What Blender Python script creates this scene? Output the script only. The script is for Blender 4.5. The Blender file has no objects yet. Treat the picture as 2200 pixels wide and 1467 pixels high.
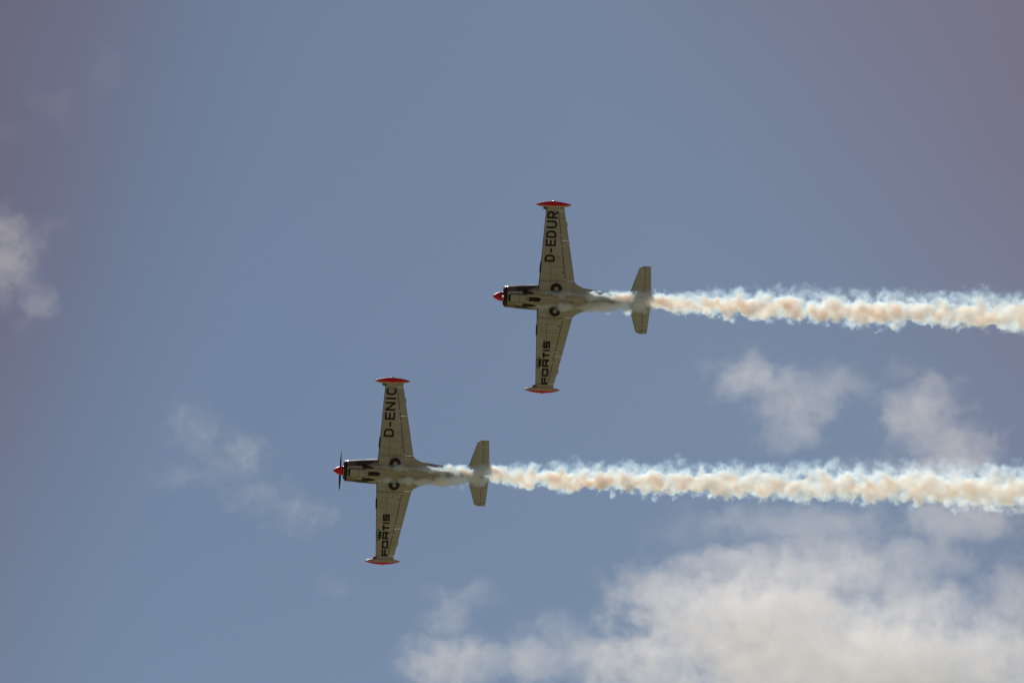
import bpy, math, random
import mathutils
from mathutils import Vector, Matrix
random.seed(7)
sc = bpy.context.scene
COL = sc.collection

# ------------------------------------------------------------------ camera
PITCH = math.radians(22)
CAM = Vector((0, 0, 1.7))
FWD = Vector((0, math.cos(PITCH), math.sin(PITCH)))
RIGHT = Vector((1, 0, 0))
UP = Vector((0, -math.sin(PITCH), math.cos(PITCH)))
MPP = 0.0203            # metres per photo pixel at 200 m
cd = bpy.data.cameras.new('camera')
cam = bpy.data.objects.new('camera', cd); COL.objects.link(cam)
cd.sensor_width = 36; cd.lens = 36 * 200 / (2200 * MPP)
cd.clip_start = 0.5; cd.clip_end = 30000
cam.matrix_world = Matrix.Translation(CAM) @ Matrix((RIGHT, UP, -FWD)).transposed().to_4x4()
sc.camera = cam

def basis(v):                       # (right, up, away) -> world vector
    return RIGHT * v[0] + UP * v[1] + FWD * v[2]

def spot(px, py, D):                # a place in the sky seen at photo position px,py, D metres away
    k = MPP * D / 200
    return CAM + basis(((px - 1100) * k, -(py - 733.5) * k, D))

# ------------------------------------------------------------------ sky, sun, exposure
SUN_DIR = basis((-0.20, 0.40, 0.89)).normalized()
elev = math.asin(SUN_DIR.z)
w = bpy.data.worlds.new('World'); sc.world = w; w.use_nodes = True
nt = w.node_tree; N = nt.nodes; L = nt.links
bg = N['Background']
sky = N.new('ShaderNodeTexSky'); sky.sky_type = 'NISHITA'; sky.sun_disc = False
sky.sun_elevation = elev
sky.sun_rotation = math.atan2(-SUN_DIR.x, SUN_DIR.y)
sky.air_density = 1.0; sky.dust_density = 0.35; sky.ozone_density = 1.0
hs = N.new('ShaderNodeHueSaturation'); hs.inputs['Saturation'].default_value = 1.0
hs.inputs['Value'].default_value = 1.0
L.new(sky.outputs[0], hs.inputs['Color'])
# lens-vignette darkening painted into the sky colour, mauve at left and upper right
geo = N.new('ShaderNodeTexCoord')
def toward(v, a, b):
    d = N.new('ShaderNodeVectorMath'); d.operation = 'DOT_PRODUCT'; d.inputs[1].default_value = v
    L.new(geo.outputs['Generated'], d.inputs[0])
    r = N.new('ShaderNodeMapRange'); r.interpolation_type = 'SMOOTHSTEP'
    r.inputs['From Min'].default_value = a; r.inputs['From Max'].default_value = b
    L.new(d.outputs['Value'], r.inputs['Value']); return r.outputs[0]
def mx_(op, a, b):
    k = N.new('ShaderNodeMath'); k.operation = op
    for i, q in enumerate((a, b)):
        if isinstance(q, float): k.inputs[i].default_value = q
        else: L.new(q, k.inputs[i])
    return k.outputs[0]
vignette_noise = N.new('ShaderNodeTexNoise'); vignette_noise.inputs['Scale'].default_value = 9.0; vignette_noise.inputs['Detail'].default_value = 3
L.new(geo.outputs['Generated'], vignette_noise.inputs['Vector'])
edge_left = toward((-0.97, -0.09, 0.22), 0.055, 0.135)
edge_right = toward((0.85, -0.20, 0.49), 0.035, 0.15)
vignette = mx_('MULTIPLY', mx_('MAXIMUM', edge_left, edge_right), mx_('ADD', mx_('MULTIPLY', vignette_noise.outputs['Fac'], 0.8), 0.45))
vignette_mix = N.new('ShaderNodeMix'); vignette_mix.data_type = 'RGBA'; vignette_mix.blend_type = 'MULTIPLY'
L.new(vignette, vignette_mix.inputs['Factor']); L.new(hs.outputs[0], vignette_mix.inputs['A']); vignette_mix.inputs['B'].default_value = (0.93, 0.59, 0.56, 1)
L.new(vignette_mix.outputs['Result'], bg.inputs['Color'])
bg.inputs['Strength'].default_value = 0.056

sd = bpy.data.lights.new('sun', 'SUN'); sd.energy = 5.0; sd.angle = math.radians(0.5)
sd.color = (1.0, 0.95, 0.87)
sun = bpy.data.objects.new('sun', sd); COL.objects.link(sun)
sun.rotation_euler = SUN_DIR.to_track_quat('Z', 'Y').to_euler()
sun.location = (0, 0, 300)

sc.view_settings.view_transform = 'Standard'; sc.view_settings.look = 'None'
sc.view_settings.exposure = -0.22; sc.view_settings.gamma = 1.0
cy = sc.cycles
cy.max_bounces = 16; cy.diffuse_bounces = 3; cy.glossy_bounces = 3; cy.volume_bounces = 14
cy.transparent_max_bounces = 12; cy.volume_max_steps = 512
cy.use_denoising = True
cy.use_adaptive_sampling = True; cy.adaptive_threshold = 0.015

# ------------------------------------------------------------------ helpers
def tag(o, label=None, cat=None, group=None, kind=None):
    if label: o['label'] = label
    if cat: o['category'] = cat
    if group: o['group'] = group
    if kind: o['kind'] = kind
    return o

class MB:
    """collects faces for one mesh; each face carries a material slot"""
    def __init__(self): self.v = []; self.f = []; self.m = []; self.s = []
    def add(self, vs, fs, m=0, smooth=True):
        b = len(self.v); self.v += [tuple(p) for p in vs]
        for f in fs:
            self.f.append([b + i for i in f]); self.m.append(m); self.s.append(smooth)
    def loft(self, rings, m=0, cap=True, smooth=True, mfun=None):
        n = len(rings[0]); b = len(self.v)
        for r in rings: self.v += [tuple(p) for p in r]
        for i in range(len(rings) - 1):
            for j in range(n):
                a = b + i * n + j; c = b + i * n + (j + 1) % n
                self.f.append([a, c, c + n, a + n]); self.s.append(smooth)
                self.m.append(mfun(i, j) if mfun else m)
        if cap:
            self.f.append([b + j for j in range(n)][::-1]); self.m.append(mfun(0, 0) if mfun else m); self.s.append(False)
            e = b + (len(rings) - 1) * n
            self.f.append([e + j for j in range(n)]); self.m.append(mfun(len(rings) - 2, 0) if mfun else m); self.s.append(False)
    def box(self, c, d, m=0, rot=None):
        vs = []
        for sx in (-1, 1):
            for sy in (-1, 1):
                for sz in (-1, 1):
                    p = Vector((sx * d[0] / 2, sy * d[1] / 2, sz * d[2] / 2))
                    if rot: p = rot @ p
                    vs.append(p + Vector(c))
        self.add(vs, [(0, 1, 3, 2), (4, 6, 7, 5), (0, 4, 5, 1), (2, 3, 7, 6), (0, 2, 6, 4), (1, 5, 7, 3)], m, False)
    def tube(self, pts, rads, n=12, m=0):
        rings = []
        for i, p in enumerate(pts):
            p = Vector(p)
            a = Vector(pts[max(i - 1, 0)]); b = Vector(pts[min(i + 1, len(pts) - 1)])
            d = (b - a).normalized()
            t = d.orthogonal().normalized(); q = d.cross(t)
            r = rads[i] if hasattr(rads, '__len__') else rads
            rings.append([p + (t * math.cos(k * 2 * math.pi / n) + q * math.sin(k * 2 * math.pi / n)) * r for k in range(n)])
        # keep ring frames aligned
        self.loft(rings, m)
    def lathe_x(self, prof, c=(0, 0, 0), n=28, m=0, sy=1, sz=1, mfun=None):
        rings = []
        for x, r in prof:
            rings.append([(c[0] + x, c[1] + r * sy * math.cos(k * 2 * math.pi / n), c[2] + r * sz * math.sin(k * 2 * math.pi / n)) for k in range(n)])
        self.loft(rings, m, mfun=mfun)
    def lathe_z(self, prof, c, n=28, m=0, closed=False):
        rings = []
        for r, z in prof:
            rings.append([(c[0] + r * math.cos(k * 2 * math.pi / n), c[1] + r * math.sin(k * 2 * math.pi / n), c[2] + z) for k in range(n)])
        if closed: rings.append(rings[0])
        self.loft(rings, m, cap=not closed)
    def build(self, name, mats, parent=None, fix=True):
        me = bpy.data.meshes.new(name); me.from_pydata(self.v, [], self.f)
        for k in (mats if isinstance(mats, (list, tuple)) else [mats]): me.materials.append(k)
        me.polygons.foreach_set('material_index', self.m)
        me.polygons.foreach_set('use_smooth', self.s)
        if fix:
            import bmesh
            bm = bmesh.new(); bm.from_mesh(me); bmesh.ops.recalc_face_normals(bm, faces=bm.faces); bm.to_mesh(me); bm.free()
        me.update()
        o = bpy.data.objects.new(name, me); COL.objects.link(o)
        if parent: o.parent = parent
        return o

def lerp(a, b, t): return a + (b - a) * t
def interp(tab, x):
    if x <= tab[0][0]: return tab[0][1:]
    for p, q in zip(tab, tab[1:]):
        if x <= q[0]:
            t = (x - p[0]) / (q[0] - p[0]); t = t * t * (3 - 2 * t) * 0.35 + t * 0.65
            return [lerp(a, b, t) for a, b in zip(p[1:], q[1:])]
    return tab[-1][1:]

# ------------------------------------------------------------------ materials
def mat(name, col, rough=0.5, metal=0.0, var=0.0, scale=4.0, spec=0.5, coat=0.0, stain=None):
    m = bpy.data.materials.new(name); m.use_nodes = True
    n = m.node_tree.nodes; l = m.node_tree.links; p = n['Principled BSDF']
    p.inputs['Roughness'].default_value = rough; p.inputs['Metallic'].default_value = metal
    p.inputs['Specular IOR Level'].default_value = spec; p.inputs['Coat Weight'].default_value = coat
    if var == 0 and not stain:
        p.inputs['Base Color'].default_value = (*col, 1); return m
    tc = n.new('ShaderNodeTexCoord')
    no = n.new('ShaderNodeTexNoise'); no.inputs['Scale'].default_value = scale; no.inputs['Detail'].default_value = 5
    l.new(tc.outputs['Object'], no.inputs['Vector'])
    mx = n.new('ShaderNodeMix'); mx.data_type = 'RGBA'
    mx.inputs['A'].default_value = (*[c * (1 - var) for c in col], 1)
    mx.inputs['B'].default_value = (*[min(1, c * (1 + var)) for c in col], 1)
    l.new(no.outputs['Fac'], mx.inputs['Factor'])
    out = mx.outputs['Result']
    if stain:      # streaks of oil and dirt drawn out along the airflow
        mp = n.new('ShaderNodeMapping'); mp.inputs['Scale'].default_value = (0.5, 7, 7)
        l.new(tc.outputs['Object'], mp.inputs['Vector'])
        n2 = n.new('ShaderNodeTexNoise'); n2.inputs['Scale'].default_value = 1.6; n2.inputs['Detail'].default_value = 4
        l.new(mp.outputs[0], n2.inputs['Vector'])
        mr = n.new('ShaderNodeMapRange'); mr.inputs['From Min'].default_value = 0.52; mr.inputs['From Max'].default_value = 0.75
        mr.inputs['To Max'].default_value = 0.55
        l.new(n2.outputs['Fac'], mr.inputs['Value'])
        m2 = n.new('ShaderNodeMix'); m2.data_type = 'RGBA'
        l.new(mr.outputs[0], m2.inputs['Factor']); l.new(out, m2.inputs['A']); m2.inputs['B'].default_value = (*stain, 1)
        out = m2.outputs['Result']
    l.new(out, p.inputs['Base Color'])
    return m

BELLY_C = (0.41, 0.40, 0.33)
STAIN_C = (0.24, 0.195, 0.10)
BELLY = mat('belly_paint', BELLY_C, 0.45, var=0.17, scale=2.6, stain=STAIN_C)
DARKTRIM = mat('dark_camouflage_paint', (0.030, 0.034, 0.032), 0.5, var=0.2)
BLACK = mat('black_paint', (0.012, 0.012, 0.014), 0.55, spec=0.35)
FLATBLACK = mat('flat_black', (0.010, 0.010, 0.010), 0.8)  # flat black for openings, wells, exhaust and drains
RED = mat('red_paint', (0.70, 0.012, 0.022), 0.50, spec=0.3)
TANKWHITE = mat('tank_cream_paint', (0.46, 0.41, 0.29), 0.38, var=0.06)
RUBBER = mat('tyre_rubber', (0.016, 0.016, 0.018), 0.75)
HUB = mat('wheel_hub_paint', (0.40, 0.36, 0.25), 0.5, var=0.1)
LINE = mat('panel_line_and_shade', (0.05, 0.043, 0.03), 0.8)
PALE = mat('pale_primer', (0.78, 0.75, 0.66), 0.5)
METAL = mat('bare_metal', (0.62, 0.60, 0.57), 0.25, metal=1.0)
EXH = mat('exhaust_steel', (0.09, 0.065, 0.05), 0.55, metal=0.8, var=0.3)
WHITE = mat('white_paint', (0.75, 0.74, 0.70), 0.4)
GLASS = bpy.data.materials.new('canopy_glass'); GLASS.use_nodes = True
gp = GLASS.node_tree.nodes['Principled BSDF']
gp.inputs['Base Color'].default_value = (0.75, 0.82, 0.85, 1); gp.inputs['Roughness'].default_value = 0.03
gp.inputs['Transmission Weight'].default_value = 0.9; gp.inputs['IOR'].default_value = 1.1
REDLENS = mat('red_lens', (0.22, 0.03, 0.015), 0.15, coat=0.6)
DARKLENS = mat('dark_green_lens', (0.012, 0.03, 0.03), 0.12, coat=0.6)

def camo_material():
    """belly grey-olive below a wavy line, brown and dark green patches above it"""
    m = bpy.data.materials.new('camouflage_fuselage'); m.use_nodes = True
    n = m.node_tree.nodes; l = m.node_tree.links; p = n['Principled BSDF']
    p.inputs['Roughness'].default_value = 0.38
    tc = n.new('ShaderNodeTexCoord'); sx = n.new('ShaderNodeSeparateXYZ'); l.new(tc.outputs['Object'], sx.inputs[0])
    fx = n.new('ShaderNodeMapRange'); fx.inputs['From Max'].default_value = 7.2; l.new(sx.outputs['X'], fx.inputs['Value'])
    fc = n.new('ShaderNodeFloatCurve'); c = fc.mapping.curves[0]
    pts = [(0.0, -.37), (0.6, -.375), (1.3, -.43), (1.6, -.40), (1.9, -.30), (2.05, -.12), (3.7, -.10), (4.1, -.20), (5.2, -.08), (7.2, .2)]
    for i, (x, z) in enumerate(pts):
        q = (x / 7.2, z + 0.5)
        if i == 0: c.points[0].location = q
        elif i == len(pts) - 1: c.points[-1].location = q
        else: c.points.new(*q)
    for q in c.points: q.handle_type = 'VECTOR'
    fc.mapping.update(); l.new(fx.outputs[0], fc.inputs['Value'])
    nz = n.new('ShaderNodeTexNoise'); nz.inputs['Scale'].default_value = 2.0; nz.inputs['Detail'].default_value = 1
    l.new(tc.outputs['Object'], nz.inputs['Vector'])
    def math_(op, a, b):
        k = n.new('ShaderNodeMath'); k.operation = op
        for i, v in enumerate((a, b)):
            if isinstance(v, (int, float)): k.inputs[i].default_value = v
            else: l.new(v, k.inputs[i])
        return k.outputs[0]
    zz = math_('ADD', sx.outputs['Z'], 0.5)
    df = math_('SUBTRACT', zz, fc.outputs[0])
    df = math_('ADD', df, math_('MULTIPLY', math_('SUBTRACT', nz.outputs['Fac'], 0.5), 0.05))
    above = math_('GREATER_THAN', df, 0.0)
    nb = n.new('ShaderNodeTexNoise'); nb.inputs['Scale'].default_value = 0.9; nb.inputs['Detail'].default_value = 1.0
    ad = n.new('ShaderNodeVectorMath'); ad.operation = 'ADD'; ad.inputs[1].default_value = (3.1, 1.7, 0.4)
    l.new(tc.outputs['Object'], ad.inputs[0]); l.new(ad.outputs[0], nb.inputs['Vector'])
    nose = n.new('ShaderNodeMapRange'); nose.inputs['From Min'].default_value = 0.85; nose.inputs['From Max'].default_value = 1.05
    nose.inputs['To Min'].default_value = 0.35; nose.inputs['To Max'].default_value = -0.15
    l.new(sx.outputs['X'], nose.inputs['Value'])
    back = n.new('ShaderNodeMapRange'); back.inputs['From Min'].default_value = 2.6; back.inputs['From Max'].default_value = 4.4
    back.inputs['To Min'].default_value = 0.0; back.inputs['To Max'].default_value = 0.16
    l.new(sx.outputs['X'], back.inputs['Value'])
    t = math_('GREATER_THAN', math_('ADD', math_('ADD', nb.outputs['Fac'], nose.outputs[0]), back.outputs[0]), 0.55)
    up = n.new('ShaderNodeMix'); up.data_type = 'RGBA'; l.new(t, up.inputs['Factor'])
    up.inputs['A'].default_value = (0.040, 0.045, 0.040, 1); up.inputs['B'].default_value = (0.185, 0.105, 0.070, 1)
    n2 = n.new('ShaderNodeTexNoise'); n2.inputs['Scale'].default_value = 1.6; n2.inputs['Detail'].default_value = 4
    mp = n.new('ShaderNodeMapping'); mp.inputs['Scale'].default_value = (0.45, 6, 6)
    l.new(tc.outputs['Object'], mp.inputs['Vector']); l.new(mp.outputs[0], n2.inputs['Vector'])
    mr = n.new('ShaderNodeMapRange'); mr.inputs['From Min'].default_value = 0.45; mr.inputs['From Max'].default_value = 0.70
    mr.inputs['To Max'].default_value = 0.8; l.new(n2.outputs['Fac'], mr.inputs['Value'])
    lo = n.new('ShaderNodeMix'); lo.data_type = 'RGBA'; l.new(mr.outputs[0], lo.inputs['Factor'])
    lo.inputs['A'].default_value = (*BELLY_C, 1); lo.inputs['B'].default_value = (*STAIN_C, 1)
    fin = n.new('ShaderNodeMix'); fin.data_type = 'RGBA'; l.new(above, fin.inputs['Factor'])
    l.new(lo.outputs['Result'], fin.inputs['A']); l.new(up.outputs['Result'], fin.inputs['B'])
    l.new(fin.outputs['Result'], p.inputs['Base Color'])
    return m
CAMO = camo_material()

# ------------------------------------------------------------------ ground (out of frame below, it lights the bellies)
def ground():
    m = bpy.data.materials.new('airfield_grass'); m.use_nodes = True
    n = m.node_tree.nodes; l = m.node_tree.links; p = n['Principled BSDF']; p.inputs['Roughness'].default_value = 0.95
    tc = n.new('ShaderNodeTexCoord'); no = n.new('ShaderNodeTexNoise'); no.inputs['Scale'].default_value = 0.03; no.inputs['Detail'].default_value = 8
    l.new(tc.outputs['Object'], no.inputs['Vector'])
    r = n.new('ShaderNodeValToRGB'); l.new(no.outputs['Fac'], r.inputs[0])
    r.color_ramp.elements[0].position = 0.3; r.color_ramp.elements[0].color = (0.12, 0.125, 0.06, 1)
    r.color_ramp.elements[1].position = 0.7; r.color_ramp.elements[1].color = (0.27, 0.24, 0.145, 1)
    l.new(r.outputs[0], p.inputs['Base Color'])
    b = MB(); k = 96
    vs = [(0, 0, 0)]; rad = (60, 400, 2500, 12000)
    for R in rad: vs += [(R * math.cos(2 * math.pi * i / k), R * math.sin(2 * math.pi * i / k), 0) for i in range(k)]
    fs = [(0, 1 + i, 1 + (i + 1) % k) for i in range(k)]
    for q in range(len(rad) - 1):
        fs += [(1 + q * k + i, 1 + q * k + k + i, 1 + q * k + k + (i + 1) % k, 1 + q * k + (i + 1) % k) for i in range(k)]
    b.add(vs, fs)
    tag(b.build('ground', m), 'mown airfield grass below the flying display', None, None, 'structure')
ground()

# ------------------------------------------------------------------ aircraft
# model frame, metres: x aft from the spinner tip, y to starboard, z up
WING = dict(le=(1.905, .061), te=(3.69, -.186))      # leading / trailing edge = a + b*|y|
def wing_le(y): return WING['le'][0] + WING['le'][1] * y
def wing_te(y):
    t = WING['te'][0] + WING['te'][1] * y
    if y < 0.80: t += 0.62 * ((0.80 - y) / 0.36) ** 1.8 if y > 0.44 else 0.62 + (0.44 - y) * 1.2
    return t
def wing_hinge(y): return 3.25 - 0.1435 * y
def thick(c):                                         # NACA 4-digit half thickness for t=1
    return 5 * (0.2969 * math.sqrt(max(c, 0)) - 0.126 * c - 0.3516 * c * c + 0.2843 * c ** 3 - 0.1036 * c ** 4)
def wing_t(y): return lerp(0.135, 0.10, min(1, y / 4))
def wing_chord0(y): return (WING['te'][0] + WING['te'][1] * y) - wing_le(y)
def wing_mid(y): return -0.415 + 0.110 * y
def wing_low(x, y):
    y = abs(y)
    c = (x - wing_le(y)) / (wing_te(y) - wing_le(y)); c = min(max(c, 0), 1)
    return wing_mid(y) - 0.80 * thick(c) * wing_t(y) * wing_chord0(y)
def wing_upp(x, y):
    y = abs(y)
    c = (x - wing_le(y)) / (wing_te(y) - wing_le(y)); c = min(max(c, 0), 1)
    return wing_mid(y) + 1.20 * thick(c) * wing_t(y) * wing_chord0(y)

def wing_ring(y, s, x0, x1, n=22):
    xs = [lerp(x0, x1, (1 - math.cos(math.pi * i / n)) / 2) for i in range(n + 1)]
    if x1 < wing_te(y) - 0.01:
        xs = [lerp(x0, x1, 1 - math.cos(math.pi / 2 * i / n)) for i in range(n + 1)]
    lo = [(x, s * y, wing_low(x, y)) for x in xs]
    hi = [(x, s * y, wing_upp(x, y) + 0.0005) for x in reversed(xs)]
    return lo + hi

def strip(mb, p, q, wd, m, s, dz=0.003, n=8):
    """thin painted line on the underside between (x,y) points p and q"""
    a = Vector((p[0], p[1])); b = Vector((q[0], q[1])); d = (b - a).normalized(); t = Vector((-d.y, d.x)) * wd / 2
    vs = []; fs = []
    for i in range(n + 1):
        c = a.lerp(b, i / n)
        for k in (-1, 1):
            e = c + t * k; vs.append((e.x, s * e.y, wing_low(e.x, e.y) - dz))
        if i: fs.append((2 * i - 2, 2 * i - 1, 2 * i + 1, 2 * i))
    mb.add(vs, fs, m, False)

# --- letter shapes: skeleton strokes in a unit box (u right, v up, scaled by w), half width h
def arc(cx, cy, rx, ry, a0, a1, n=12):
    return [(cx + rx * math.cos(math.radians(lerp(a0, a1, i / n))), cy + ry * math.sin(math.radians(lerp(a0, a1, i / n)))) for i in range(n + 1)]
def din(ch, W, h):
    a, b = h, W - h; t = 1 - h
    if ch == 'D': 
        r = min(b - a, .32)
        return [[(a, h), (a, t), (b - r, t)] + arc(b - r, t - r, r, r, 90, 0) + arc(b - r, h + r, r, r, 0, -90) + [(a, h)]]
    if ch == 'E': return [[(b, t), (a, t), (a, h), (b, h)], [(a, .5), (b - .06, .5)]]
    if ch == 'U':
        r = (b - a) / 2
        return [[(a, t + h), (a, h + r)] + arc(a + r, h + r, r, r, 180, 360) + [(b, t + h)]]
    if ch == 'R':
        r = .24
        return [[(a, 0), (a, t), (b - r, t)] + arc(b - r, t - r, r, r, 90, -90) + [(a, t - 2 * r)], [((a + b) / 2 - .03, t - 2 * r), (b + .02, 0)]]
    if ch == 'N': return [[(a, 0), (a, t), (b, h), (b, 1)]]
    if ch == 'I': return [[(W / 2, 0), (W / 2, 1)]]
    if ch == 'C':
        rx = (b - a) / 2; ry = .5 - h
        return [arc(a + rx, .5, rx, ry, 50, 310, 26)]
    if ch == '-': return [[(0, .42), (W, .42)]]
def wide(ch, W, h):                                   # square, wide lettering
    a, b = h, W - h; t = 1 - h
    if ch == 'F': return [[(a, 0), (a, t), (W, t)], [(a, .46), (b + .06, .46)]]
    if ch == 'O': return [[(a, h), (a, t), (b, t), (b, h), (a, h)]]
    if ch == 'R': return [[(a, 0), (a, t), (b, t), (b, .42), (a, .42)], [(b - .28, .42), (b - .18, .32), (b - .02, .14), (b + .02, 0)]]
    if ch == 'T': return [[(0, t), (W, t)], [(W / 2, 0), (W / 2, t)]]
    if ch == 'I': return [[(W / 2, 0), (W / 2, 1)]]
    if ch == 'S': return [[(W, t), (a, t), (a, .5), (b, .5), (b, h), (0, h)]]

def sdf_strokes(strokes, h):
    segs = [(s[i], s[i + 1]) for s in strokes for i in range(len(s) - 1)]
    def f(u, v):
        best = 9
        for (ax, ay), (bx, by) in segs:
            dx, dy = bx - ax, by - ay; L2 = dx * dx + dy * dy
            if L2 < 1e-12: continue
            k = ((u - ax) * dx + (v - ay) * dy) / L2; Ls = math.sqrt(L2)
            if 0 <= k <= 1: d = abs((u - ax) * dy - (v - ay) * dx) / Ls
            else:           # square joint
                over = (-k if k < 0 else k - 1) * Ls
                d = max(abs((u - ax) * dy - (v - ay) * dx) / Ls, over)
                if over > h * .999: continue
            best = min(best, d)
        return best - h
    return f

def shape_faces(f, W, H, nx, ny, put, mb, m=0):
    """marching squares: fill f<0 inside [0,W]x[0,H]; put(u,v) gives the point on the wing"""
    g = [[f(W * i / nx, H * j / ny) for j in range(ny + 1)] for i in range(nx + 1)]
    for i in range(nx):
        for j in range(ny):
            cs = [(i, j), (i + 1, j), (i + 1, j + 1), (i, j + 1)]
            poly = []
            for k in range(4):
                p, q = cs[k], cs[(k + 1) % 4]; a, b = g[p[0]][p[1]], g[q[0]][q[1]]
                if a < 0: poly.append((W * p[0] / nx, H * p[1] / ny))
                if (a < 0) != (b < 0):
                    t = a / (a - b); poly.append((W * lerp(p[0], q[0], t) / nx, H * lerp(p[1], q[1], t) / ny))
            if len(poly) >= 3: mb.add([put(*p) for p in poly], [tuple(range(len(poly)))], m, False)

def text_on_wing(name, letters, y0, y1, base, top, glyph, h, s, parent, height):
    """letters: (char, u0, u1) along the span from |y|=y0 to y1; base/top: chord positions at u=0 and 1"""
    mb = MB(); span = abs(y1 - y0)
    def put(U, v):
        y = lerp(y0, y1, U); x = lerp(lerp(base[0], base[1], U), lerp(top[0], top[1], U), v)
        return (x, s * y, wing_low(x, y) - 0.004)
    for ch, u0, u1 in letters:
        W = (u1 - u0) * span / height
        st = glyph(ch, W, h); f = sdf_strokes(st, h)
        if ch in 'FTRUIN' or ch == '-':
            pass
        shape_faces(lambda u, v: max(f(u, v), -u - .03, u - W - .03, -v, v - 1), W + .03, 1.0, max(6, int(W * 34)), 34,
                    lambda u, v: put(u0 + u * height / span, v), mb)
    return mb.build(name, BLACK, parent, fix=False)

REG1 = [('D', 0, .145), ('-', .18, .26), ('E', .307, .446), ('D', .472, .617), ('U', .660, .815), ('R', .853, 1.0)]
REG2 = [('D', 0, .168), ('-', .206, .30), ('E', .346, .501), ('N', .530, .708), ('I', .759, .797), ('C', .842, 1.0)]
WORD = [('F', 0, .162), ('O', .187, .374), ('R', .404, .586), ('T', .616, .738), ('I', .771, .803), ('S', .835, 1.0)]

def crown(parent, s):
    mb = MB()
    def put(u, v):            # u along span towards the root, v towards the leading edge
        y = lerp(3.10, 2.64, u); x = lerp(2.315, 2.085, v); return (x, s * y, wing_low(x, y) - 0.004)
    tri = []
    for i, (bx, tx, ht) in enumerate([(.15, -.03, .62), (.32, .22, .86), (.5, .5, .98), (.68, .78, .86), (.85, 1.03, .62)]):
        tri.append(((bx - .12, .30), (bx + .12, .30), (tx, ht)))
    def f(u, v):
        d = max(abs(u - .5) - .38 - v * .1, v - .46, .0 - v)
        for a, b, c in tri:
            e = -9
            for p, q in ((a, b), (b, c), (c, a)):
                dx, dy = q[0] - p[0], q[1] - p[1]; e = max(e, ((u - p[0]) * dy - (v - p[1]) * dx) / math.hypot(dx, dy))
            d = min(d, e, math.hypot(u - c[0], (v - c[1]) * .6) - .075)
        return d
    shape_faces(lambda u, v: f(u - .15, v), 1.3, 1.1, 52, 40, lambda u, v: put(u - .15, v), mb)
    return mb.build('crown_emblem', BLACK, parent, fix=False)

def control_surface(name, s, ya, yb, parent, n=10, tab=None):
    mb = MB(); rings = []
    for i in range(n + 1):
        y = lerp(ya, yb, i / n); xh = wing_hinge(y) + 0.012; xt = wing_te(y)
        if tab and tab[0] < y < tab[1]: xt += 0.035
        zl, zu = wing_low(xh, y) + .002, wing_upp(xh, y) - .002
        ring = [(xt, s * y, wing_mid(y) - .004)]
        for k in (.75, .5, .25, 0): 
            x = lerp(xh, xt, k); ring.append((x, s * y, lerp(zl, wing_mid(y) - .004, k)))
        ring.append((xh - .008, s * y, (zl + zu) / 2))
        for k in (0, .25, .5, .75):
            x = lerp(xh, xt, k); ring.append((x, s * y, lerp(zu, wing_mid(y) + .004, k)))
        ring.append((xt, s * y, wing_mid(y) + .004))
        rings.append(ring)
    mb.loft(rings, smooth=False)
    return mb.build(name, BELLY, parent)

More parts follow.
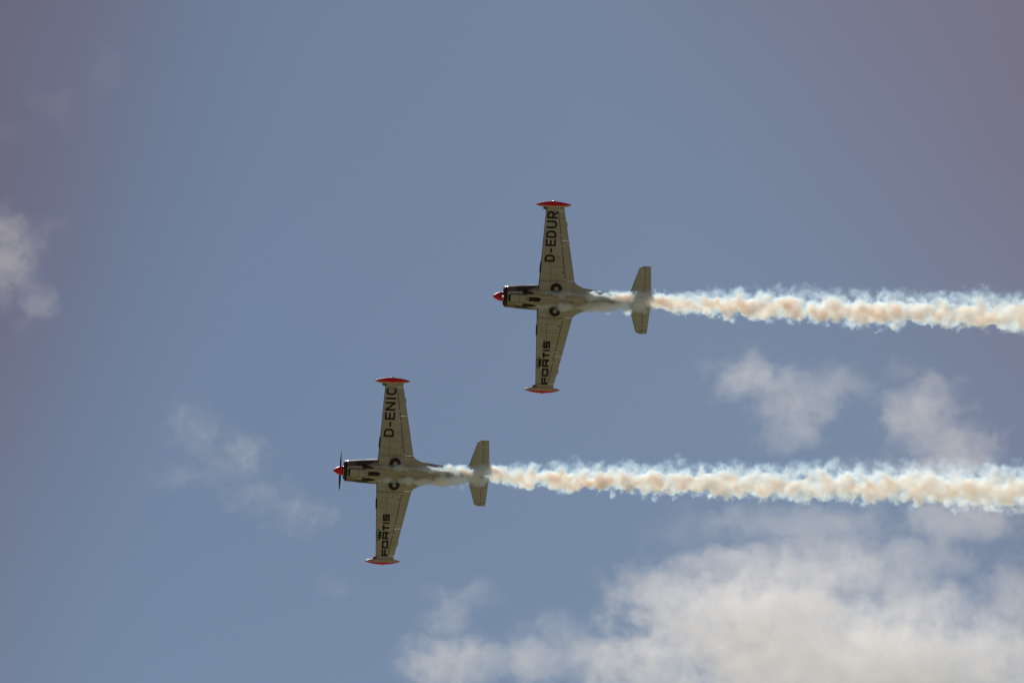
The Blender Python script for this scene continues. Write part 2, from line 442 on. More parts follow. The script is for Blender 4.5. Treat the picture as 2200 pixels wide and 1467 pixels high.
def make_wing(root, s):
    wg = MB()
    def dark_le(i, j):        # the camouflage of the upper side wraps round the leading edge
        return 1 if j <= 2 or j >= 23 else 0
    def dark_root(i, j): return 1 if j <= 1 or j >= 23 else 0
    ys = [.30, .38, .44, .48, .52, .56, .60, .66, .73, .80]
    wg.loft([wing_ring(y, s, wing_le(y), wing_te(y)) for y in ys], mfun=dark_root)
    ys = [.802 + (3.84 - .802) * i / 16 for i in range(17)]
    wg.loft([wing_ring(y, s, wing_le(y), wing_hinge(y)) for y in ys], mfun=dark_le)
    ys = [3.842, 3.92, 4.02]
    wg.loft([wing_ring(y, s, wing_le(y), wing_te(y)) for y in ys], mfun=dark_le)
    # painted joints, ribs and gear door outlines of the underside
    strip(wg, (wing_hinge(.82) - .012, .82), (wing_hinge(3.82) - .012, 3.82), .018, 2, s, n=20)
    for y, x0, x1, m in ((1.09, 2.44, 2.70, 2), (1.35, 2.45, 3.02, 3), (1.365, 2.45, 3.02, 2), (1.60, 2.44, 2.98, 3), (1.615, 2.44, 2.98, 2), (1.86, 2.68, 2.95, 2)):
        strip(wg, (x0, y), (x1, y), .010, m, s, n=6)
    strip(wg, (2.44, .66), (2.44, 1.85), .009, 2, s); strip(wg, (2.73, .72), (2.70, 1.08), .008, 2, s)
    for k in range(6):
        y = 1.15 + k * .45; strip(wg, (wing_le(y) + .09, y), (2.42, y), .004, 2, s, n=5)
    strip(wg, (2.42, .7), (2.45, 3.85), .004, 2, s, n=16)
    cx, cyy = 2.98, 1.19
    wg.add([(cx + .035 * math.cos(k * .628), s * cyy + .035 * math.sin(k * .628), wing_low(cx, cyy) - .005) for k in range(10)], [tuple(range(10))], 4, False)
    w_ = wg.build('wing', [BELLY, DARKTRIM, LINE, PALE, FLATBLACK], root)
    control_surface('flap', s, .815, 2.56, w_)
    control_surface('aileron', s, 2.575, 3.83, w_, n=24, tab=(3.18, 3.40))
    for y, ln in ((.90, .26), (2.36, .25), (2.83, .17)):
        xh = wing_hinge(y); m = MB(); prof = []
        for i in range(9):
            t = i / 8; r = .027 * math.sin(math.pi * min(1, .08 + t * .92)) ** .6 + .003; prof.append((xh - ln * .55 + ln * t, r))
        rings = [[(x, s * y + r * .8 * math.cos(k * math.pi / 4), wing_low(min(x, xh), y) - .025 + r * 1.5 * math.sin(k * math.pi / 4)) for k in range(8)] for x, r in prof]
        m.loft(rings); m.box((xh + .01, s * y, wing_low(xh, y) - .03), (.05, .02, .06), 1)
        m.build('hinge_fairing', [PALE, LINE], w_)
    m = MB(); rings = []
    for y in (1.14, 1.2, 1.58, 1.64):
        x = wing_le(y); z = wing_mid(y) - .012; e = .034 if 1.15 < y < 1.6 else .012
        rings.append([(x + .02, s * y, z + .02), (x + .03, s * y, z - .035), (x - e, s * y, z - .02)])
    m.loft(rings, smooth=False); m.build('stall_strip', BLACK, w_)
    m = MB(); y = 3.95; x = wing_le(y) - .02; z = wing_mid(y)
    m.lathe_x([(-.115, .02), (-.105, .045), (-.06, .06), (.03, .062), (.06, .05)], (x, s * y, z), n=14)
    m.build('wing_tip_lamp', DARKLENS if s < 0 else REDLENS, w_)
    m = MB(); m.box((3.0, s * 3.845, wing_low(2.9, 3.845) - .006), (.20, .012, .03)); m.build('static_wick_mount', PALE, w_)
    # tip tank, red on its outboard half
    t = MB(); prof = []
    for i in range(33):
        k = i / 32; prof.append((1.61 * k, max(.002, .152 * (math.sin(math.pi * k ** .95)) ** .72)))
    nseg = 40
    def tank_col(i, j):
        c = math.cos((j + .5) * 2 * math.pi / nseg)
        return 1 if c * s > (0.20 if s > 0 else -0.10) else 0
    t.lathe_x(prof, (1.665, s * 4.105, wing_mid(4.105) + .005), n=nseg, mfun=tank_col)
    t.lathe_x([(0, .012), (.02, .016), (.06, .016)], (1.655, s * 4.105, wing_mid(4.105) + .005), n=10, m=2)
    tk = t.build('tip_tank', [TANKWHITE, RED, METAL], root)
    m = MB(); prof = [(-.07, .006), (-.055, .024), (-.02, .036), (.02, .036), (.055, .024), (.07, .006)]
    m.lathe_x(prof, (2.46, s * (4.105 + .155), wing_mid(4.105) + .01), n=12); m.build('navigation_light', METAL, tk)
    m = MB(); m.lathe_z([(.02, .01), (.02, -.012), (.008, -.02)], (2.44, s * (4.105 + .02), wing_mid(4.105) - .143), n=10); m.build('drain_cap', FLATBLACK, tk)
    return w_

SECT = [(.50, .385, -.36, .29, 2.2), (.515, .425, -.40, .33, 2.2), (.56, .455, -.43, .36, 2.2), (.64, .468, -.445, .37, 2.25), (1.3, .520, -.515, .43, 2.3),
        (1.9, .550, -.565, .48, 2.4), (2.5, .560, -.58, .50, 2.5), (3.5, .53, -.575, .50, 2.5), (4.1, .455, -.525, .49, 2.4), (4.9, .335, -.405, .46, 2.3),
        (5.7, .22, -.25, .42, 2.2), (6.4, .125, -.09, .38, 2.1), (6.98, .04, .06, .33, 2)]
def fus_ring(x, n=48, grow=0):
    hw, zb, zt, e = interp(SECT, x); pts = []
    for k in range(n):
        a = 2 * math.pi * k / n; c, s_ = math.cos(a), math.sin(a)
        y = (hw + grow) * math.copysign(abs(c) ** (2 / e), c)
        z = math.copysign(abs(s_) ** (2 / e), s_)
        z0 = (zb + zt) * 0.5 * 0.4
        z = z0 + ((zt + grow - z0) if z > 0 else (z0 - zb + grow)) * z
        pts.append((x, y, z))
    return pts
def fus_low(x, y, grow=0):
    hw, zb, zt, e = interp(SECT, x); z0 = (zb + zt) * .2; q = min(.999, abs(y) / hw)
    return z0 - (z0 - zb + grow) * (1 - q ** e) ** (1 / e)

def make_aircraft(registration):
    root = bpy.data.objects.new('propeller_aircraft', None); COL.objects.link(root)
    root.empty_display_size = 1
    b = MB(); xs = [.58 + (6.98 - .58) * i / 60 for i in range(61)]
    b.loft([fus_ring(x) for x in xs])
    b.build('fuselage', [CAMO], root)
    # black nose ring with rounded lip
    b = MB(); b.loft([fus_ring(.51, grow=-.10), fus_ring(.495, grow=-.05), fus_ring(.497, grow=-.02), fus_ring(.51, grow=.0), fus_ring(.54, grow=.006), fus_ring(.575, grow=.006), fus_ring(.588, grow=.004)], cap=True)
    cw = b.build('nose_cowl_ring', BLACK, root)
    for y in (-.27, .27):
        m = MB(); m.lathe_x([(-.02, .085), (.0, .095), (.02, .10)], (.50, y, .06), n=20, sy=1.25); m.build('air_inlet', FLATBLACK, cw)
    # chin scoop with intake
    b = MB(); rings = []
    for x, hw_, dep in ((.705, .155, .110), (.73, .168, .124), (.80, .172, .135), (1.1, .170, .130), (1.32, .155, .100), (1.42, .135, .060), (1.47, .12, .0)):
        cyy = -.03; ring = []
        top = fus_low(x, cyy) + .06
        zb = fus_low(x, cyy) - dep
        for k in range(17):
            a = math.pi * (1 + k / 16); c, s_ = math.cos(a), math.sin(a)
            ring.append((x, cyy + hw_ * math.copysign(abs(c) ** .45, c), top + (top - zb) * -abs(s_) ** .45))
        rings.append(ring)
    b.loft(rings)
    zj = fus_low(1.12, -.03) - .130
    b.box((1.10, -.03, zj), (.012, .30, .008), 1); b.box((1.27, -.03, zj + .012), (.30, .010, .008), 1)
    for y in (-.212, .152):  # dark strips along the scoop base, shade of its sides put into colour
        b.box((1.06, y, fus_low(1.06, y) - .004), (.72, .018, .016), 1, Matrix.Rotation(math.atan2(fus_low(.75, y) - fus_low(1.40, y), .65), 3, 'Y'))
    cs = b.build('chin_scoop', [BELLY, LINE], root)
    m = MB(); rings = []
    for x, k_ in ((.630, .95), (.635, 1.02), (.715, 1.06)):
        zb = fus_low(.63, -.03) - .100
        rings.append([(x, -.03 + .146 * k_ * math.copysign(abs(math.cos(a)) ** .5, math.cos(a)), zb + .055 + .064 * k_ * math.copysign(abs(math.sin(a)) ** .5, math.sin(a))) for a in [2 * math.pi * q / 24 for q in range(24)]])
    m.loft(rings); m.build('intake_mouth', FLATBLACK, cs)
    # exhaust bays with stub pipes on both sides of the belly
    for y0, y1, x0, x1 in ((-.315, -.255, 1.26, 1.74), (.295, .285, 1.27, 1.82)):
        b = MB(); rings = []
        for i in range(11):
            t = i / 10; x = lerp(x0, x1, t); yc = lerp(y0, y1, t); r = .098 * (1 - .62 * t * t) * (1 if i else .8)
            ring = []
            for k in range(14):
                a = 2 * math.pi * k / 14; yy = yc + r * math.cos(a)
                ring.append((x, yy, fus_low(x, yy) + .02 - (.055 * (1 - .5 * t) if math.sin(a) < 0 else 0) * abs(math.sin(a))))
            rings.append(ring)
        b.loft(rings); ex = b.build('exhaust_bay', FLATBLACK, root)
        m = MB(); xe = x0 + .30; ye = lerp(y0, y1, .55); zz = fus_low(xe, ye)
        m.tube([(x0 + .05, ye, zz + .02), (x0 + .16, ye, zz - .03), (x0 + .27, ye, zz - .065), (x0 + .36, ye, zz - .075)], [.035, .036, .036, .033], m=0)
        m.tube([(x0 + .355, ye, zz - .0752), (x0 + .363, ye, zz - .0755)], [.026, .026], m=1)
        m.build('exhaust_pipe', [EXH, FLATBLACK], ex)
    # nose wheel in its open bay
    b = MB()
    def bay(u, k): 
        return u
    pts = []
    for k in range(28):
        a = 2 * math.pi * k / 28; pts.append((1.82 + .225 * math.copysign(abs(math.cos(a)) ** .75, math.cos(a)), -.005 + .096 * math.copysign(abs(math.sin(a)) ** .75, math.sin(a))))
    b.loft([[(x, y, fus_low(x, y) + .03) for x, y in pts], [(x, y, fus_low(x, y) - .012) for x, y in pts]], smooth=False)
    for sy in (-1, 1):
        b.add([(1.53, sy * .095, fus_low(1.53, .1) - .03), (1.66, sy * .09, fus_low(1.66, .09) - .014), (1.66, sy * .025, fus_low(1.66, .02) - .014), (1.52, sy * .035, fus_low(1.5, .03) - .03)], [(0, 1, 2, 3)], 0, False)
    nb = b.build('nose_wheel_bay', FLATBLACK, root)
    m = MB(); m.tube([(1.50, 0, fus_low(1.5, 0) - .035), (1.62, 0, fus_low(1.62, 0) - .028), (1.72, 0, fus_low(1.72, 0) - .02)], [.022, .018, .02], n=10); m.build('nose_gear_strut', EXH, nb)
    m = MB(); R = .15; rings = []
    for k in range(25):
        a = 2 * math.pi * k / 24; rings.append([(1.86 + (R + .045 * math.cos(q)) * math.cos(a), -.005 + .05 * math.sin(q), fus_low(1.86, 0) + .135 + (R + .045 * math.cos(q)) * math.sin(a)) for q in [2 * math.pi * j / 10 for j in range(10)]])
    m.loft(rings, cap=False); m.build('nose_wheel_tyre', RUBBER, nb)
    # main wheels, half sunk in the wing roots
    for s in (-1, 1):
        c = (2.71, s * .487, -.525)
        b = MB(); b.lathe_z([(.158 + .068 * math.cos(q), -.068 * 1.1 * math.sin(q)) for q in [2 * math.pi * j / 16 for j in range(16)]], c, n=40, closed=True)
        ty = b.build('main_wheel_tyre', RUBBER, root)
        m = MB(); m.lathe_z([(.105, .03), (.105, -.030), (.085, -.042), (.045, -.038), (.035, -.055), (.012, -.060)], c, n=28)
        m.build('wheel_hub', HUB, ty)
        m = MB(); m.lathe_z([(.243, .05), (.243, -.012), (.236, -.014), (.225, .0)], c, n=40); m.build('wheel_well', FLATBLACK, ty)
    # spinner, propeller
    b = MB(); b.lathe_x([(.001, .002)] + [(.455 * k / 14, .205 * math.sin(math.pi / 2 * (k / 14) ** .86) ** .98) for k in range(1, 15)], n=32)
    b.build('spinner', RED, root)
    pr = MB(); pr.lathe_x([(.456, .19), (.456, .207), (.478, .207), (.498, .14)], n=32); pr = pr.build('propeller_backplate', METAL, root)
    for s in (-1, 1):
        b = MB(); rings = []
        for i in range(17):
            t = i / 16; r = lerp(.12, .945, t); ch = .055 + .075 * math.sin(math.pi * min(1, t * .75 + .18)) - .06 * max(0, t - .9) * 8
            ch = max(ch, .022); tw = math.radians(lerp(58, 17, t ** .7)); th = lerp(.030, .008, t)
            ring = []
            for k in range(12):
                a = 2 * math.pi * k / 12; u = ch / 2 * math.cos(a); v = th / 2 * math.sin(a)
                ring.append((.335 + u * math.sin(tw) + v * math.cos(tw), s * r, s * (-u * math.cos(tw) + v * math.sin(tw))))
            rings.append(ring)
        b.loft(rings, mfun=lambda i, j: 1 if i >= 14 else 0); b.build('propeller_blade', [BLACK, WHITE], pr)
    # wings and tanks
    wings = {s: make_wing(root, s) for s in (-1, 1)}
    text_on_wing('registration_letters', registration, 1.64, 3.83, (2.600, 2.672), (2.150, 2.198), din, .092, -1, wings[-1], .46)
    text_on_wing('wing_lettering', WORD, 3.86, 1.88, (2.682, 2.645), (2.392, 2.322), wide, .142, 1, wings[1], .30)
    crown(wings[1], 1)
    # tailplane halves with elevators
    for s in (-1, 1):
        def tp_le(y): return 6.03 + .315 * y + (.16 * max(0, (y - 1.40) / .11) ** 2 if y > 1.40 else 0)
        def tp_te(y): return 7.105 - .078 * y
        def ring(y, x0, x1, xt):
            zc = .12; c0 = tp_le(y); ch = tp_te(y) - c0; t = lerp(.11, .09, y / 1.5)
            k = 1 if y < 1.49 else .3
            xs = [lerp(x0, x1, q / 12) if xt else lerp(x0, x1, 1 - math.cos(math.pi / 2 * q / 12)) for q in range(13)]
            f = lambda x: thick(min(1, max(0, (x - c0) / ch))) * t * ch * k + .002
            return [(x, s * y, zc - f(x)) for x in xs] + [(x, s * y, zc + f(x)) for x in reversed(xs)]
        b = MB(); b.loft([ring(y, tp_le(y), 6.751, False) for y in (.03, .25, .5, .8, 1.1, 1.35, 1.42, 1.46, 1.49, 1.512)], mfun=lambda i, j: 1 if j <= 1 or j >= 24 else 0)
        tp = b.build('tailplane', [BELLY, DARKTRIM], root)
        b = MB(); b.loft([ring(y, 6.755, tp_te(y), True) for y in (.13, .5, .8, 1.1, 1.4, 1.47, 1.50)]); 
        el = b.build('elevator', BELLY, tp)
        m = MB(); m.lathe_x([(-.03, .006), (-.02, .016), (.02, .016), (.05, .006)], (6.752, s * 1.23, .12 - .045), n=8); m.build('elevator_hinge', WHITE, tp)
        m = MB(); m.add([(6.747, s * .14, .12 - .056), (6.761, s * .14, .12 - .056), (6.761, s * 1.46, .12 - .036), (6.747, s * 1.46, .12 - .036)], [(0, 1, 2, 3)], 0, False); m.build('hinge_seam', LINE, tp, fix=False)
    # fin and rudder
    def fin_ring(z, x0, x1, le, te):
        ch = te - le; xs = [lerp(x0, x1, 1 - math.cos(math.pi / 2 * q / 10)) for q in range(11)]
        f = lambda x: thick(min(1, max(0, (x - le) / ch))) * .085 * ch + .002
        return [(x, -f(x), z) for x in xs] + [(x, f(x), z) for x in reversed(xs)]
    def fle(z): return 5.75 + .80 * (z - .4) + (.5 * max(0, z - 1.5))
    def fte(z): return 6.98 + .02 * (z - .4)
    zs = (.30, .6, .9, 1.2, 1.45, 1.55)
    b = MB(); b.loft([fin_ring(z, fle(z), lerp(fle(z), fte(z), .62), fle(z), fte(z)) for z in zs]); fn = b.build('fin', CAMO, root)
    b = MB(); b.loft([fin_ring(z, lerp(fle(z), fte(z), .63), fte(z), fle(z), fte(z)) for z in zs]); b.build('rudder', CAMO, fn)
    # canopy over the cabin
    b = MB(); rings = []
    for i in range(15):
        t = i / 14; x = lerp(1.95, 4.35, t); h = .50 * math.sin(math.pi * min(1, t ** .72)) ** .75 + .01; hw = .44 * math.sin(math.pi * min(1, .12 + t * .86)) ** .5
        rings.append([(x, hw * math.cos(a), .46 + h * math.sin(a) ** .8) for a in [math.pi * k / 18 for k in range(19)]])
    b.loft(rings); cp = b.build('canopy', GLASS, root)
    for x in (2.45, 3.3):
        t = (x - 1.95) / 2.4; h = .50 * math.sin(math.pi * t ** .72) ** .75 + .018; hw = .44 * math.sin(math.pi * (.12 + t * .86)) ** .5 + .008
        b = MB(); b.tube([(x, hw * math.cos(a), .46 + h * math.sin(a) ** .8) for a in [math.pi * (k + .01) / 18.02 for k in range(19)]], .018, n=8)
        b.build('canopy_frame', DARKTRIM, cp)
    # small fittings
    m = MB(); z = fus_low(2.2, 0)
    m.add([(2.12, .03, z + .02), (2.26, .045, z + .02), (2.30, .06, z - .16), (2.24, .055, z - .16), (2.12, .045, z + .02), (2.26, .06, z + .02), (2.30, .07, z - .16), (2.24, .065, z - .16)],
          [(0, 1, 2, 3), (7, 6, 5, 4), (0, 4, 5, 1), (1, 5, 6, 2), (2, 6, 7, 3), (3, 7, 4, 0)], 0, False)
    m.build('blade_antenna', WHITE, root)
    m = MB()
    pl = [(1.48, .02), (1.92, .02), (1.92, .17), (1.48, .17)]
    def side(x, z):
        hw, zb, zt, e = interp(SECT, x); z0 = (zb + zt) * .2; q = min(1, max(0, (z - z0) / (zt - z0))); return -hw * (1 - q ** e) ** (1 / e)
    vs = []; fs = []
    for i in range(7):
        for j in range(4):
            x = lerp(1.48, 1.92, i / 6); z = lerp(.0, .17, j / 3); vs.append((x, side(x, z) - .004, z))
            if i < 6 and j < 3: fs.append((i * 4 + j, i * 4 + j + 1, i * 4 + j + 5, i * 4 + j + 4))
    m.add(vs, fs, 0, False); m.build('pale_side_panel', PALE, root, fix=False)
    m = MB(); m.lathe_z([(.03, .02), (.03, -.02), (.015, -.035)], (3.4, .05, fus_low(3.4, .05)), n=12); m.build('belly_drain', FLATBLACK, root)
    m = MB(); z = fus_low(3.9, 0); m.tube([(3.9, -.02, z + .02), (3.92, -.02, z - .04), (4.0, -.02, z - .09)], [.012, .01, .006], n=8); m.build('wire_antenna', PALE, root)
    return root

# attitude: rows of (right, up, towards camera) for the model axes
def attitude():
    x = Vector((.984, -.0285, -.175)).normalized(); y = Vector((-.060, -.982, -.178)).normalized()
    z = x.cross(y).normalized(); y = z.cross(x)
    to_w = lambda v: RIGHT * v.x + UP * v.y - FWD * v.z
    return Matrix((to_w(x), to_w(y), to_w(z))).transposed().to_4x4()
ATT = attitude()

GROUP = 'display aircraft flying in formation'
plane_one = make_aircraft(REG1)
plane_one.matrix_world = Matrix.Translation(spot(1058, 636, 200)) @ ATT
tag(plane_one, 'upper right grey-bellied propeller plane with D-EDUR under its wing, red spinner and tip tanks', 'aircraft', GROUP)

def copy_tree(o, parent=None):
    c = o.copy(); COL.objects.link(c)
    if parent: c.parent = parent
    for ch in [k for k in o.children]: copy_tree(ch, c)
    return c
plane_two = copy_tree(plane_one)
plane_two.matrix_world = Matrix.Translation(spot(715, 1010, 204)) @ ATT
tag(plane_two, 'lower left grey-bellied propeller plane with D-ENIC under its wing, upright propeller blades', 'aircraft', GROUP)
# the second aircraft's own registration
for wg in [k for k in plane_two.children if k.name.startswith('wing')]:
    for ch in list(wg.children):
        if ch.name.startswith('registration_letters'):
            bpy.data.objects.remove(ch)
            text_on_wing('registration_letters', REG2, 1.64, 3.83, (2.600, 2.672), (2.150, 2.198), din, .092, -1, wg, .46)
# propeller of the first aircraft stands across the wings' plane
for k in plane_one.children:
    if k.name.startswith('propeller_backplate'): k.rotation_euler = (math.radians(82), 0, 0)
    
# ------------------------------------------------------------------ volumes: smoke and cloud
class G:
    """small node-graph helper"""
    def __init__(self, name):
        self.m = bpy.data.materials.new(name); self.m.use_nodes = True
        self.n = self.m.node_tree.nodes; self.l = self.m.node_tree.links
        self.n.remove(self.n['Principled BSDF']); self.out = self.n['Material Output']
    def put(self, sock, v):
        if isinstance(v, bpy.types.NodeSocket): self.l.new(v, sock)
        else: sock.default_value = v
    def math(self, op, a, b=0.0, clamp=False):
        k = self.n.new('ShaderNodeMath'); k.operation = op; k.use_clamp = clamp
        self.put(k.inputs[0], a); self.put(k.inputs[1], b); return k.outputs[0]
    def vec(self, op, a, b=None, scale=None):
        k = self.n.new('ShaderNodeVectorMath'); k.operation = op; self.put(k.inputs[0], a)
        if b is not None: self.put(k.inputs[1], b)
        if scale is not None: self.put(k.inputs['Scale'], scale)
        return k.outputs['Value'] if op in ('LENGTH', 'DOT_PRODUCT') else k.outputs['Vector']
    def noise(self, v, scale, detail, rough=.55, out='Fac'):
        k = self.n.new('ShaderNodeTexNoise'); k.noise_dimensions = '3D'
        self.put(k.inputs['Vector'], v); k.inputs['Scale'].default_value = scale
        k.inputs['Detail'].default_value = detail; k.inputs['Roughness'].default_value = rough
        return k.outputs[out]
    def ramp(self, v, a, b, c=0.0, d=1.0, smooth=True):
        k = self.n.new('ShaderNodeMapRange'); k.interpolation_type = 'SMOOTHSTEP' if smooth else 'LINEAR'
        self.put(k.inputs['Value'], v)
        for nm, q in (('From Min', a), ('From Max', b), ('To Min', c), ('To Max', d)): self.put(k.inputs[nm], q)
        return k.outputs[0]
    def curve(self, v, pts, x0, x1, lo, hi):
        """piecewise-linear value over pts [(x, y)]"""
        t = self.ramp(v, x0, x1, 0, 1, False)
        k = self.n.new('ShaderNodeFloatCurve'); c = k.mapping.curves[0]
        pp = [((x - x0) / (x1 - x0), (y - lo) / (hi - lo)) for x, y in pts]
        c.points[0].location = pp[0]; c.points[-1].location = pp[-1]
        for q in pp[1:-1]: c.points.new(*q)
        k.mapping.update(); self.l.new(t, k.inputs['Value'])
        return self.ramp(k.outputs[0], 0, 1, lo, hi, False)

def hull_object(name, parts, voxel, material, matrix):
    """one closed skin round overlapping closed shapes"""
    o = parts.build(name, material)
    md = o.modifiers.new('skin', 'REMESH'); md.mode = 'VOXEL'; md.voxel_size = voxel
    dg = bpy.context.evaluated_depsgraph_get()
    me = bpy.data.meshes.new_from_object(o.evaluated_get(dg)); old = o.data
    o.modifiers.clear(); o.data = me; bpy.data.meshes.remove(old); me.name = name
    if not me.materials: me.materials.append(material)
    o.matrix_world = matrix
    return o

TRAIL_END = 58.0
# centre lines in the trail frame (X aft, Y up in the picture, Z towards the viewer) and radii
STREAKS = {
 'port': dict(y=[(1.9, .20), (2.9, .16), (3.9, .11), (4.9, .06), (5.9, .0), (7.6, -.12)], z=[(1.9, .66), (2.9, .665), (3.9, .645), (4.9, .56), (5.9, .42), (7.6, .2)],
              r=[(1.9, .05), (2.3, .14), (3.9, .19), (4.9, .24), (5.9, .28), (7.6, .32)], a=1.9, b=8.2),
 'star': dict(y=[(1.7, -.44), (2.9, -.42), (3.9, -.44), (4.9, -.40), (5.9, -.34), (7.6, -.22)], z=[(1.7, .60), (2.9, .66), (3.9, .63), (4.9, .50), (5.9, .38), (7.6, .2)],
              r=[(1.7, .05), (2.2, .14), (3.9, .20), (4.9, .25), (5.9, .29), (7.6, .32)], a=1.7, b=8.2),
 'side': dict(y=[(4.1, .29), (4.9, .21), (5.9, .16), (6.8, .13), (8.0, .06)], z=[(4.1, .10), (4.9, .06), (5.9, .04), (6.8, .0), (8.0, .0)],
              r=[(4.1, .03), (4.6, .09), (5.9, .19), (6.8, .23), (8.0, .24)], a=4.1, b=8.6),
 'main': dict(y=[(6.3, -.10), (7.4, -.17), (9, -.22), (12, -.27), (15, -.33), (20, -.36), (24, -.39), (31, -.50), (38, -.58), (TRAIL_END, -.68)], z=[(6.3, .22), (7.4, .16), (9, .05), (15, .0), (23, 0), (TRAIL_END, 0)],
              r=[(6.3, .24), (7.4, .34), (9, .44), (12, .53), (15, .59), (20, .67), (24, .74), (31, .87), (38, .97), (TRAIL_END, 1.15)], a=6.3, b=TRAIL_END),
 'veil': dict(y=[(7.2, .12), (9, .14), (12, .15), (15, .13), (20, .14), (24, .15), (31, .12), (38, .08), (TRAIL_END, .04)], z=[(7.2, .05), (9, .0), (TRAIL_END, -.02)],
              r=[(7.2, .26), (9, .36), (12, .46), (15, .52), (20, .58), (24, .63), (31, .72), (38, .8), (TRAIL_END, .95)], a=7.2, b=TRAIL_END),
}
def lin(pts, x):
    if x <= pts[0][0]: return pts[0][1]
    for p, q in zip(pts, pts[1:]):
        if x <= q[0]: return lerp(p[1], q[1], (x - p[0]) / (q[0] - p[0]))
    return pts[-1][1]

def smoke_material(seed):
    g = G('display_smoke'); tc = g.n.new('ShaderNodeTexCoord'); P = tc.outputs['Object']
    Ps = g.vec('ADD', P, (seed * 13.7, seed * 5.1, seed * 2.3))
    sx = g.n.new('ShaderNodeSeparateXYZ'); g.l.new(P, sx.inputs[0]); X0 = sx.outputs['X']
    # turbulence: big rolls, then finer curls
    amp1 = g.curve(X0, [(0, .03), (4, .09), (7, .20), (9, .34), (15, .46), (38, .56), (TRAIL_END, .62)], 0, TRAIL_END, 0, 1)
    n1 = g.noise(Ps, 1.35, 2.0, .5, 'Color'); w1 = g.vec('SCALE', g.vec('SUBTRACT', n1, (.5, .5, .5)), scale=g.math('MULTIPLY', amp1, 2.2))
    n2 = g.noise(Ps, 3.0, 2.0, .55, 'Color'); w2 = g.vec('SCALE', g.vec('SUBTRACT', n2, (.5, .5, .5)), scale=g.math('MULTIPLY', amp1, 1.5))
    Q = g.vec('ADD', P, g.vec('ADD', w1, w2))
    s2 = g.n.new('ShaderNodeSeparateXYZ'); g.l.new(Q, s2.inputs[0]); X, Y, Z = s2.outputs
    fb = g.noise(g.vec('ADD', Q, (seed * 3.3, 7.7, 1.1)), 2.3, 4.0, .60)
    vo = g.n.new('ShaderNodeTexVoronoi'); vo.feature = 'F1'; vo.inputs['Scale'].default_value = 1.9
    vo.inputs['Detail'].default_value = 0.0
    g.l.new(g.vec('ADD', g.vec('MULTIPLY', Ps, (.85, 1, 1)), g.vec('SCALE', w2, scale=.6)), vo.inputs['Vector'])
    puff = g.math('SUBTRACT', .45, vo.outputs['Distance'])        # rounded puffs
    bump = g.math('ADD', g.math('MULTIPLY', g.math('SUBTRACT', fb, .48), 2.6), g.math('MULTIPLY', puff, 1.15))
    total = None
    for nm, k in STREAKS.items():
        x0, x1 = k['y'][0][0], k['y'][-1][0]
        yc = g.curve(X, k['y'], x0, x1, -.7, .6); zc = g.curve(X, k['z'], x0, x1, -.2, .8); r = g.curve(X, k['r'], x0, x1, 0, 1.2)
        dy = g.math('SUBTRACT', Y, yc); dz = g.math('SUBTRACT', Z, zc)
        d = g.math('DIVIDE', g.math('SQRT', g.math('ADD', g.math('MULTIPLY', dy, dy), g.math('MULTIPLY', dz, dz))), r)
        core = g.math('SUBTRACT', 1.0, d)
        e = g.math('ADD', g.math('MULTIPLY', core, 1.45) if nm == 'main' else core, bump)
        dens = g.ramp(e, .0, 1.4 if nm == 'veil' else .85, 0, {'port': 14.0, 'star': 14.5, 'side': 7.0, 'main': 6.6, 'veil': 3.0}[nm])
        if nm in ('port', 'star'): dens = g.math('MULTIPLY', dens, g.ramp(X, 3.6, 5.4, 1.0, .55))
        gate = g.math('MULTIPLY', g.ramp(X, x0, x0 + .5), g.ramp(X, k['b'] - (16 if nm in ('main', 'veil') else .8), k['b'], 1, 0))
        dens = g.math('MULTIPLY', dens, gate)
        total = dens if total is None else g.math('MAXIMUM', total, dens)
    total = g.math('MULTIPLY', total, g.curve(X0, [(0, 1), (8, 1), (15, .75), (23, .55), (38, .45), (TRAIL_END, .25)], 0, TRAIL_END, 0, 1))
    vs = g.n.new('ShaderNodeVolumeScatter')
    vs.inputs['Color'].default_value = (0.50, 0.765, 1.0, 1); vs.inputs['Anisotropy'].default_value = 0.40
    g.l.new(total, vs.inputs['Density']); g.l.new(vs.outputs[0], g.out.inputs['Volume'])
    g.m.cycles.volume_step_rate = 0.031
    return g.m

def smoke_trail(nose, seed, label):
    x = Vector((1, -.0175, -.15)).normalized(); z = Vector((0, 0, 1)); y = z.cross(x).normalized(); z = x.cross(y)
    to_w = lambda v: RIGHT * v.x + UP * v.y - FWD * v.z
    M = Matrix.Translation(nose) @ Matrix((to_w(x), to_w(y), to_w(z))).transposed().to_4x4()
    mb = MB()
    for nm, k in STREAKS.items():
        n = 190 if nm in ('main', 'veil') else 30; rings = []
        x0, x1 = k['a'] - .02, (k['b'] if nm in ('main', 'veil') else k['b'] - .1)
        for i in range(n + 1):
            X = lerp(x0, x1, i / n); r = lin(k['r'], X) * 1.25 + .05 + lin([(0, .02), (7, .06), (9, .16), (31, .30)], X)
            if nm == 'main' and i == 0: r *= .6
            rings.append([(X, lin(k['y'], X) + r * math.cos(a), lin(k['z'], X) + r * math.sin(a)) for a in [2 * math.pi * q / 20 for q in range(20)]])
        mb.loft(rings)
    o = hull_object('smoke_trail', mb, .07, smoke_material(seed), M)
    return tag(o, label, 'smoke', 'white display smoke trails')
smoke_trail(spot(1058, 636, 200), 1.0, 'long white and orange smoke trail behind the upper plane marked D-EDUR')
smoke_trail(spot(715, 1010, 204), 2.0, 'long white and orange smoke trail behind the lower plane marked D-ENIC')

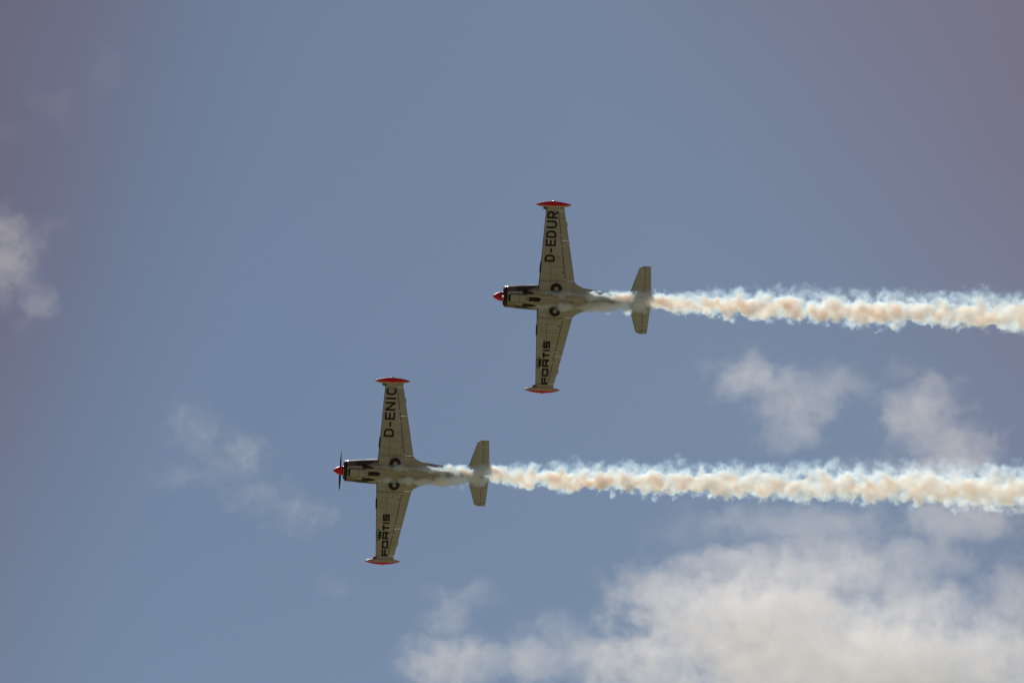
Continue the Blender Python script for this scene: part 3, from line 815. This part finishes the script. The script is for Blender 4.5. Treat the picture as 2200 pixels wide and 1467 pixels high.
CLOUD_D = 1500.0
def cloud(blobs, seed, label, sigma, D=CLOUD_D, warp=1.0, erode=1.0, fscale=1.0):
    """blobs: (px, py, rx, ry, weight) in photo pixels; one unit of the object is 100 photo pixels at distance D"""
    U = MPP * D / 200 * 100
    cx = sum(b[0] for b in blobs) / len(blobs); cyy = sum(b[1] for b in blobs) / len(blobs)
    g = G('cloud_vapour'); tc = g.n.new('ShaderNodeTexCoord'); P = tc.outputs['Object']
    Ps = g.vec('ADD', P, (seed * 11.3, seed * 3.7, seed * 1.9))
    w1 = g.vec('SCALE', g.vec('SUBTRACT', g.noise(Ps, .9 * fscale, 5.0, .6, 'Color'), (.5, .5, .5)), scale=1.3 * warp)
    Q = g.vec('ADD', P, w1)
    fb = g.noise(g.vec('ADD', Q, (seed * 5, 2, 8)), 1.7 * fscale, 7.0, .64)
    fbk = g.math('MULTIPLY', g.math('SUBTRACT', fb, .5), 2.3 * erode)
    tot = None; mb = MB()
    for px, py, rx, ry, wt in blobs:
        rx *= 1.15; ry *= 1.18
        c = ((px - cx) / 100, -(py - cyy) / 100, random.uniform(-.2, .2)); R = (rx / 100, ry / 100, (rx * .3 + ry * .7) / 100 * .9)
        d = g.vec('LENGTH', g.vec('MULTIPLY', g.vec('SUBTRACT', Q, c), tuple(1 / q for q in R)))
        cov = g.ramp(d, 1.25, .10)
        v = g.math('MULTIPLY', g.ramp(g.math('ADD', cov, fbk), .18, 1.0, 0, wt), g.ramp(cov, .02, .20))
        tot = v if tot is None else g.math('MAXIMUM', tot, v)
        rings = []
        for i in range(1, 16):
            a = math.pi * i / 16
            rings.append([(c[0] + R[0] * 1.30 * math.sin(a) * math.cos(q) + math.sin(a) * .12 * math.cos(q), c[1] + R[1] * 1.30 * math.sin(a) * math.sin(q) + math.sin(a) * .12 * math.sin(q), c[2] + (R[2] * 1.3 + .1) * math.cos(a)) for q in [2 * math.pi * k / 24 for k in range(24)]])
        mb.loft(rings)
    e = g.math('MULTIPLY', tot, sigma)
    vs = g.n.new('ShaderNodeVolumeScatter'); vs.inputs['Color'].default_value = (1, 1, 1, 1); vs.inputs['Anisotropy'].default_value = .28
    g.l.new(e, vs.inputs['Density']); g.l.new(vs.outputs[0], g.out.inputs['Volume'])
    g.m.cycles.volume_step_rate = 0.35
    rot = Matrix((RIGHT, UP, -FWD)).transposed().to_4x4()
    o = hull_object('cloud', mb, .12, g.m, Matrix.Translation(spot(cx, cyy, D)) @ rot @ Matrix.Scale(U, 4))
    return tag(o, label, 'cloud', 'clouds')

cloud([(1640, 1345, 330, 150, 1.0), (1820, 1430, 460, 150, 1.0), (2130, 1430, 200, 140, .75), (1420, 1265, 130, 62, .62), (1600, 1215, 230, 55, .55), (1400, 1440, 170, 90, .75),
       (1780, 1195, 220, 70, .5), (1950, 1330, 200, 120, .6), (1720, 1125, 250, 55, .32), (2060, 1112, 180, 60, .52), (2180, 1300, 100, 110, .40), (1950, 1205, 210, 65, .34), (1500, 1140, 130, 45, .14), (1750, 1230, 260, 60, .8)], 1.0,
      'largest pale grey cloud bank, filling the sky below the lower smoke trail', .043, erode=1.1, fscale=1.15)
cloud([(970, 1430, 130, 80, .62), (1130, 1420, 140, 60, .55), (1270, 1420, 100, 70, .6), (965, 1320, 70, 65, .40), (1030, 1285, 50, 45, .25), (1200, 1365, 110, 50, .35), (720, 1260, 45, 30, .14)], 2.0,
      'ragged thin cloud at the bottom edge, left of the large cloud bank', .042, erode=1.0, fscale=1.3)
cloud([(1610, 815, 110, 65, .62), (1700, 855, 125, 75, .52), (1690, 935, 100, 40, .40), (1550, 785, 60, 40, .32), (1800, 830, 110, 60, .25)], 3.0,
      'soft grey cloud patch between the two smoke trails, nearer the planes', .042, erode=1.05, fscale=1.2)
cloud([(1985, 895, 110, 95, .48), (2060, 965, 115, 62, .60), (2020, 1012, 170, 42, .60), (1930, 790, 55, 32, .2), (1850, 1000, 90, 30, .2)], 4.0,
      'dim grey cloud patch just above the lower smoke trail at right', .044, erode=1.0, fscale=1.2)
cloud([(0, 485, 120, 45, .55), (10, 575, 95, 75, .55), (75, 645, 52, 58, .45), (40, 695, 32, 28, .25)], 5.0,
      'small ragged cloud cut by the left edge of the picture', .027, fscale=1.4, erode=1.1)
cloud([(400, 900, 65, 60, .22), (450, 955, 60, 50, .24), (530, 975, 70, 45, .40), (385, 1015, 75, 38, .20), (560, 1065, 80, 38, .25), (645, 1105, 80, 45, .32), (490, 1010, 100, 40, .13)], 6.0,
      'faint cloud wisps left of the lower plane', .032, erode=1.35, warp=1.2, fscale=1.6)
cloud([(120, 235, 60, 45, .11), (225, 150, 45, 55, .10), (15, 290, 50, 40, .10)], 7.0,
      'barely visible cloud wisps near the upper left corner', .022)
